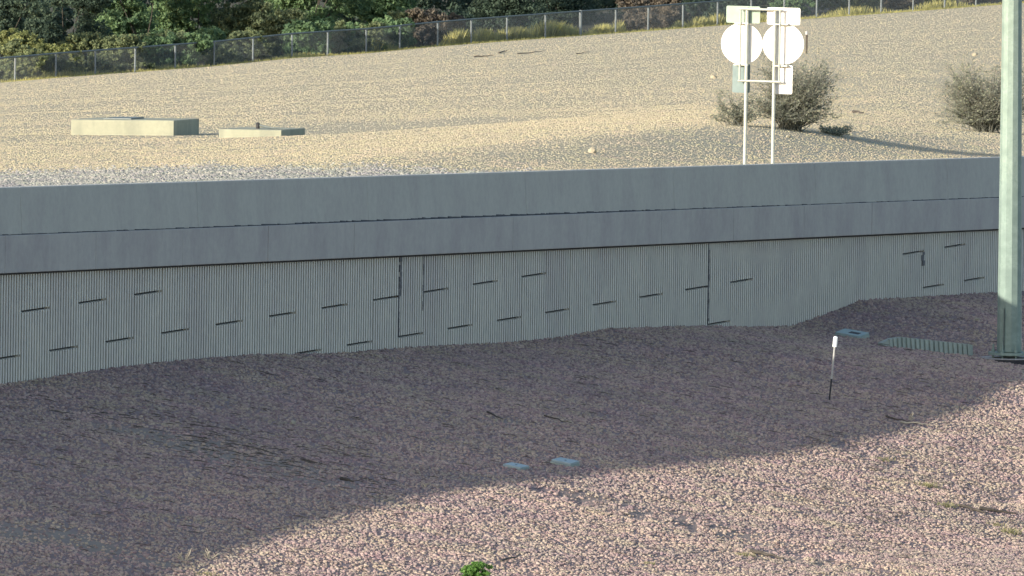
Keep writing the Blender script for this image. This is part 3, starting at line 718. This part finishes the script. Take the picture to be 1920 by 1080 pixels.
for i, (u, d, h, rw, k, n, lab) in enumerate([
    (10, 9, 3.6, 1.6, 'd', 9000, 'dark green tree at the upper left corner beyond the fence'),
    (60, 4, 1.75, 1.5, 'y', 7000, 'yellow green shrub beyond the fence at the far left'),
    (175, 5, 1.5, 1.5, 'o', 6000, 'low olive shrub behind the fence, third bay from left'),
    (240, 11, 3.9, 2.0, 'g', 11000, 'bright green tree standing left of the olive tree'),
    (345, 12, 3.8, 1.8, 'g', 10000, 'green tree second from the left beyond the fence'),
    (290, 4, 1.3, 1.4, 'o', 5000, 'low olive shrub close behind the fence, fifth bay from left'),
    (400, 5, 1.4, 1.3, 'g', 5000, 'low green shrub close behind the fence, sixth bay from left'),
    (460, 9, 3.6, 1.7, 'o', 9000, 'yellowish olive tree left of the big leafy green tree'),
    (525, 5, 1.7, 1.2, 'o', 6000, 'olive shrub pressed against the fence left of the leafy tree'),
    (590, 9, 4.2, 2.1, 'g', 15000, 'leafy green tree left of the one leaning over the fence'),
    (700, 10, 4.4, 2.3, 'g', 16000, 'big leafy bright green tree leaning over the fence'),
    (640, 4, 1.2, 1.5, 'g', 6000, 'low green shrub behind the fence under the leafy tree'),
    (760, 4, 1.3, .9, 'o', 4000, 'grey olive shrub beside the dry brown bush'),
    (815, 11, 4.0, 1.7, 'd', 12000, 'dark leafy tree at the right end of the green trees'),
    (790, 3, 1.45, 1.0, 'b', 5500, 'dry brown bush behind the fence below the leafy tree'),
    (850, 3.5, 1.1, .6, 'b', 2500, 'small dry brown bush left of the yellow grass'),
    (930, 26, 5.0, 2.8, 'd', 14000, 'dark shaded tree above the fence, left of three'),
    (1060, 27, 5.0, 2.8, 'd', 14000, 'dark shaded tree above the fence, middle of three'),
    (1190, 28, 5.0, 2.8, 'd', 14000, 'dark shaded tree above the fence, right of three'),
    (1185, 3, 1.35, 1.1, 'b', 6500, 'dry brown thicket behind the fence right of the thick post'),
    (1255, 3.5, 1.4, 1.0, 'b', 6500, 'dry brown bush behind the fence left of the sign'),
    (1315, 5, 1.3, 1.0, 'd', 5000, 'dark green shrub behind the fence left of the sign'),
    (1400, 14, 3.2, 2.0, 'd', 9000, 'dark green tree beyond the fence behind the sign'),
    (1500, 9, 2.2, 1.5, 'g', 7000, 'green shrub beyond the fence right of the sign'),
    (1580, 10, 2.0, 1.4, 'o', 6000, 'olive shrub beyond the fence right of the sign'),
    (1670, 9, 1.9, 1.3, 'b', 6000, 'dry brown shrub beyond the fence at the upper right'),
    (1760, 8, 1.7, 1.3, 'y', 6000, 'yellowish shrub beyond the fence at the upper right'),
    (1850, 9, 2.0, 1.4, 'b', 6000, 'dry brown shrub beyond the fence beside the pole'),
    (1930, 9, 2.0, 1.4, 'o', 5000, 'olive shrub beyond the fence right of the pole'),
    (120, 10, 3.8, 1.9, 'd', 12000, 'dark green tree between the corner tree and the bright green tree'),
    (25, 2.2, 1.35, 1.1, 'o', 5000, 'olive shrub against the fence in the leftmost bay'),
    (110, 2.0, 1.2, 1.2, 'y', 5000, 'yellowish shrub against the fence, second bay from left'),
    (215, 2.1, 1.3, 1.3, 'o', 6000, 'olive shrub against the fence, fourth bay from left'),
    (330, 2.0, 1.3, 1.3, 'g', 6000, 'green shrub against the fence, fifth post from left'),
    (440, 2.2, 1.25, 1.3, 'o', 6000, 'olive shrub against the fence, seventh bay from left'),
    (580, 2.0, 1.35, 1.3, 'g', 6500, 'green shrub against the fence below the big leafy tree'),
    (670, 2.1, 1.15, 1.2, 'o', 5500, 'olive shrub against the fence left of the yellow grass clump'),
    (735, 2.0, 1.2, .9, 'g', 4500, 'pale green shrub against the fence left of the dry brown bush'),
    ]):
    tr_name = h > 2.5
    shrub(u, d, h, rw, G[k], lab, 100 + i, 'tree' if tr_name else 'shrub', 'tree' if tr_name else 'shrub', n=int(n * 2.2), size=.065 if k != 'g' else .075)
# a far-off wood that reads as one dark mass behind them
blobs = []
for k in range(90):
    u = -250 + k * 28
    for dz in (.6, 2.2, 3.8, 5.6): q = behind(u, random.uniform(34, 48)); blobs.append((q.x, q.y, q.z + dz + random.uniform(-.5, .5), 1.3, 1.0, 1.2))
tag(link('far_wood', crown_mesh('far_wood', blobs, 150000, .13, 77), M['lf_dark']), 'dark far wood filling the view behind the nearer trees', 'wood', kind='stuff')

# dry grass along and behind the fence
def blades(P, h, lean, wid, seed):
    r = np.random.default_rng(seed); n = len(P); a = r.random(n) * 6.283
    l = np.stack([np.cos(a), np.sin(a), np.zeros(n)], 1) * (lean * r.random((n, 1)) * h[:, None]); tip = P + l; tip[:, 2] += h
    sd_ = np.stack([np.cos(a + 1.57), np.sin(a + 1.57), np.zeros(n)], 1) * wid
    md_ = P + l * .35; md_[:, 2] += h * .55
    return np.stack([P - sd_, P + sd_, md_ + sd_ * .7, tip], 1)
V = []
n = 16000; u = rng.uniform(-140, 2060, n); d = rng.normal(-.9, .8, n)
P = np.array([behind(a, b) if b > 0 else (lambda q: q)(Vector(at(a, np.interp(a, fbx, fby), fence_D(a)))) for a, b in zip(u, d)])
P[:, 1] += np.minimum(d, 0); P[:, 2] += np.minimum(d, 0) * -.02 * -1
V.append(blades(P, .05 + .10 * rng.random(n), .7, .012, 1))
for c, wd, hh, cnt in [(712, 28, .55, 500), (860, 26, .75, 1100), (905, 24, .7, 900), (960, 45, .65, 1500), (1030, 50, .8, 1500), (1075, 18, .4, 300), (1130, 26, .5, 600), (1160, 10, .6, 250), (1310, 22, .5, 500), (1345, 20, .6, 500), (1275, 15, .4, 300),
                       (120, 60, .35, 500), (300, 80, .25, 500), (560, 50, .25, 400), (1420, 40, .45, 400), (1600, 60, .45, 400), (1760, 50, .5, 400)]:
    u = rng.normal(c, wd * .6, cnt); d = rng.uniform(.3, 2.2, cnt); P = np.array([behind(a, b) for a, b in zip(u, d)])
    V.append(blades(P, hh * (.4 + .6 * rng.random(cnt)) * np.exp(-((u - c) / wd) ** 2 * .6), .5, .016, int(c)))
tag(link('dry_grass', quads_mesh('dry_grass', np.concatenate(V)), M['grass_dry']), 'yellow dry grass growing along the foot of the fence', 'grass', kind='stuff')

# ------------------------------------------------------------------ wispy desert bushes on the upper slope
def desert_bush(u, v, hpx, wpx, label, seed, lean=0., dense=1.0):
    q = hit(u, v, True); s = q.y / F; h, wd = hpx * s, wpx * s / 2
    r = np.random.default_rng(seed); e = empty('desert_bush', q, label, 'bush', 'wispy desert bushes on the upper slope')
    mb = MB(); P, Dr = [], []
    for k in range(int(150 * dense)):
        a = r.random() * 6.283; el = r.random() ** .8
        tip = Vector((math.cos(a) * wd * (1.05 - .35 * el) * r.uniform(.5, 1) + lean * h * el, math.sin(a) * wd * .8 * r.uniform(.4, 1), h * (.12 + .88 * el) * r.uniform(.75, 1.0)))
        m = tip * .5 + Vector((r.normal() * .06, r.normal() * .06, .1 * h * r.uniform(0, 1)))
        mb.tube([(r.normal() * .12, r.normal() * .1, -.05), m, tip], [.009, .006, .003], 4, cap=False)
        for j in range(9):
            f = r.uniform(.3, 1); c = m.lerp(tip, max(0, f * 2 - 1)) if f > .5 else Vector((0, 0, 0)).lerp(m, f * 2)
            ln = Vector((r.normal(), r.normal(), abs(r.normal()) * .6)) * .12 * h
            mb.tube([c, c + ln], [.004, .002], 3, cap=False)
            for i in range(4):
                P.append(c + ln * r.random() + Vector((r.normal(), r.normal(), r.normal())) * .035)
    mb.build('branches', M['bushtwig'], e)
    P = np.array(P); n = len(P); nr = r.normal(size=(n, 3)); nr /= np.linalg.norm(nr, axis=1)[:, None]
    a = np.cross(nr, r.normal(size=(n, 3))); a /= np.linalg.norm(a, axis=1)[:, None]; b = np.cross(nr, a); sz_ = .026 * (.6 + .8 * r.random((n, 1)))
    link('foliage', quads_mesh('foliage', np.stack([P - a * sz_, P - b * sz_ * .5, P + a * sz_, P + b * sz_ * .5], 1)), M['lf_creosote'], e)
    return e
desert_bush(1482, 243, 150, 200, 'wispy grey green bush behind the sign posts', 5, .12, 1.6)
desert_bush(1850, 248, 145, 240, 'wispy grey green bush behind the light pole', 6, .05, 1.6)
desert_bush(1378, 236, 70, 120, 'small low grey bush left of the sign posts', 8, 0, .3)
desert_bush(1568, 254, 20, 110, 'flat grey scrub at the right foot of the bush behind the sign', 9, 0, .2)

# ------------------------------------------------------------------ small things on the slopes
def rock(u, v, w_, upper, label, seed, mat='rock'):
    q = hit(u, v, upper); me = stone_mesh('rock', seed); s = q.y / F * w_ / 2
    o = link('rock', me, M[mat]); o.location = q + Vector((0, 0, s * .35)); o.scale = (s, s * .9, s); o.rotation_euler.z = seed
    tag(o, label, 'rock')
rock(1110, 287, 20, True, 'tan rock on the upper slope just above the barrier', 3)
rock(852, 291, 11, True, 'small dark stone on the upper slope left of the tan rock', 4)
rock(1828, 105, 14, True, 'pale rock high on the upper slope beside the pole', 5)
rock(1338, 147, 16, True, 'flat pale rock on the slope left of the sign', 6)
rock(1478, 258, 12, True, 'small yellowish stone at the foot of the sign posts bush', 7)
rock(549, 795, 15, False, 'small pale stone lying on the shaded gravel at left', 8)
rock(930, 790, 10, False, 'pale pebble by the dark debris in the shaded middle', 9)
rock(1832, 601, 13, False, 'pale stone on the shaded ground left of the pole', 10)
rock(758, 795, 9, False, 'tiny pale pebble left of the dark debris', 12)
def branch(name, u0, v0, u1, v1, rad, label, upper=False, mat='twig', n=6, lift=.03):
    a, b = hit(u0, v0, upper), hit(u1, v1, upper); r = random.Random(u0)
    pts = []
    for k in range(n + 1):
        q = a.lerp(b, k / n); g = drop(q.x, q.y, upper) or q
        pts.append(Vector((g.x + r.uniform(-.02, .02), g.y, g.z + lift + r.uniform(0, .03))) - a)
    e = link(name, MB().tube(pts, [rad * (1 - .6 * k / n) for k in range(n + 1)], 6).mesh(name), M[mat]); e.location = a
    return tag(e, label, 'branch')
branch('dead_branch', 890, 108, 925, 106, .03, 'short dark branch near the fence, leftmost of the row', True)
branch('dead_branch', 970, 103, 1020, 98, .022, 'long thin dark branch on the slope below the fence', True)
branch('dead_branch', 1080, 103, 1105, 99, .02, 'thin dark branch right of the long one below the fence', True)
branch('dead_branch', 935, 101, 950, 97, .035, 'stubby dark branch above the others below the fence', True)
branch('dead_branch', 1598, 212, 1620, 214, .035, 'dark stick lying between the two desert bushes', True)
branch('dead_branch', 640, 902, 664, 907, .03, 'short dark stick at the end of the silt streak in shade')
branch('dead_branch', 915, 778, 945, 792, .02, 'dark debris stick in the shaded middle of the slope')
branch('dead_branch', 1022, 785, 1070, 797, .016, 'thin dark stick right of the debris in the shaded middle')
branch('dead_branch', 1800, 953, 1850, 968, .03, 'dark stick in the sunlit gravel, lower right', lift=.05)
branch('dead_branch', 1838, 958, 1905, 970, .035, 'long dark stick in the sunlit gravel at the right edge', lift=.05)
branch('dead_branch', 1408, 1038, 1470, 1054, .035, 'long dark stick in the sunlit gravel near the bottom', lift=.05)
branch('dead_branch', 940, 1057, 978, 1046, .02, 'thin dark stick right of the green weed', lift=.04)
branch('dead_branch', 1690, 797, 1745, 803, .018, 'bleached branch lying at the shadow edge', mat='drytwig', lift=.05)
branch('dead_branch', 1660, 785, 1720, 800, .018, 'dark branch beside the bleached one at the shadow edge', lift=.04)
# twig litter too small and many to count
mb = MB(); r = random.Random(12)
for k in range(1100):
    u, v = r.uniform(-60, 1980), r.uniform(640, 1120)
    if r.random() < .25: u, v = r.gauss(450, 160), 0; v = 850 + (u - 470) * .22 + r.gauss(0, 26)
    elif r.random() < .3: u, v = r.gauss(1700, 120), r.gauss(900, 90)
    q = bvhL.ray_cast(CAM, ray(u, v).normalized())[0]
    if q is None or (q - W0).dot(WN) < .4: continue
    L = r.uniform(.05, .30); a = r.gauss(.25, .5); dx, dy = math.cos(a) * L, -math.sin(a) * L
    g = drop(q.x + dx, q.y + dy)
    if g is None: continue
    mb.tube([q + Vector((0, 0, .045)), q.lerp(g, .5) + Vector((r.uniform(-.03, .03), 0, .055)), g + Vector((0, 0, .045))], [.004, .007, .003], 4, cap=False)
tag(mb.build('twig_litter', M['twig']), 'scattered dark twigs and litter over the lower gravel slope', 'litter', kind='stuff')
def tuft(u, v, hpx, wpx, label, seed, mat, name='grass_tuft', cat='weed', cnt=90, leaf=False, group=None):
    q = hit(u, v); s = q.y / F; h, wd = hpx * s, wpx * s / 2; r = np.random.default_rng(seed)
    e = empty(name, q, label, cat, group)
    if leaf:
        mb = MB()
        for k in range(14): a = r.random() * 6.28; mb.tube([(0, 0, -.03), (math.cos(a) * wd * .5, math.sin(a) * wd * .5, h * r.uniform(.4, .8))], [.008, .004], 5)
        mb.build('stems', mat, e)
        link('foliage', crown_mesh('foliage', [(0, 0, h * .45, wd, wd, h * .55), (wd * .3, -.05, h * .4, wd * .7, wd * .6, h * .4)], 1500, .028, seed), mat, e)
    else:
        P = np.stack([r.normal(0, wd * .35, cnt), r.normal(0, wd * .35, cnt), np.full(cnt, -.02)], 1)
        link('blades', quads_mesh('blades', blades(P, h * (.4 + .7 * r.random(cnt)), 1.0, .006, seed)), mat, e)
    return e
tuft(890, 1086, 36, 66, 'bright green leafy weed at the bottom edge', 2, M['lf_weed'], 'green_weed', 'weed', leaf=True)
def dead_weed(u, v, hpx, label, seed, n=7):
    q = hit(u, v); s = q.y / F; r = random.Random(seed); e = empty('dead_weed', q, label, 'weed'); mb = MB()
    for k in range(n):
        a = r.uniform(-1.2, 1.2); L = hpx * s * r.uniform(.6, 1.1); t1 = Vector((math.sin(a) * L, r.uniform(-.2, .2) * L, math.cos(a) * L))
        m = t1 * .5 + Vector((r.uniform(-.04, .04), 0, 0)); mb.tube([(0, 0, -.03), m, t1], [.011, .009, .005], 5)
        mb.tube([m, m + Vector((r.uniform(-.5, .5) * L * .6, 0, L * .35))], [.006, .003], 4)
    mb.build('stems', M['drytwig'], e); return e
dead_weed(345, 1052, 26, 'bleached dead weed at the shadow edge, lower left', 3)
dead_weed(392, 1048, 20, 'smaller bleached dead weed right of the lower left one', 4, 5)
dead_weed(1705, 788, 18, 'bleached dead weed beside the branches at the shadow edge', 5, 6)
dead_weed(795, 915, 12, 'tiny dead weed at the shadow edge left of the pull boxes', 6, 5)
for i, (u, v, h, w_, lab) in enumerate([(1738, 912, 16, 40, 'yellow grass tuft in sunlit gravel, upper right'), (1770, 950, 18, 46, 'yellow grass tuft below the upper right one'),
        (1890, 1000, 20, 50, 'yellow grass tuft at the right edge'), (1395, 1042, 14, 40, 'yellow grass tuft beside the long dark stick near the bottom'), (1650, 862, 12, 60, 'thin yellow grass tuft below the shadow edge'),
        (380, 1078, 14, 60, 'yellow grass tuft at the bottom left edge'), (1215, 1058, 12, 30, 'small yellow tuft near the bottom, right of the green weed'), (1865, 985, 12, 40, 'small yellow tuft left of the right edge tuft')]):
    tuft(u, v, h * .7, w_ * 1.5, lab, 30 + i, M['grass_faded'], cnt=130)
# slim marker on the upper slope
q = hit(1512, 101, True); e = empty('slim_marker', q, 'slim dark stake on the upper slope right of the sign', 'stake')
MB().tube([(0, 0, -.1), (0, 0, 42 * q.y / F)], .035, 8).build('stake', M['twig'], e)
MB().tube([(0, 0, 36 * q.y / F), (0, 0, 42 * q.y / F + .01)], .05, 8).build('cap', M['marker'], e)
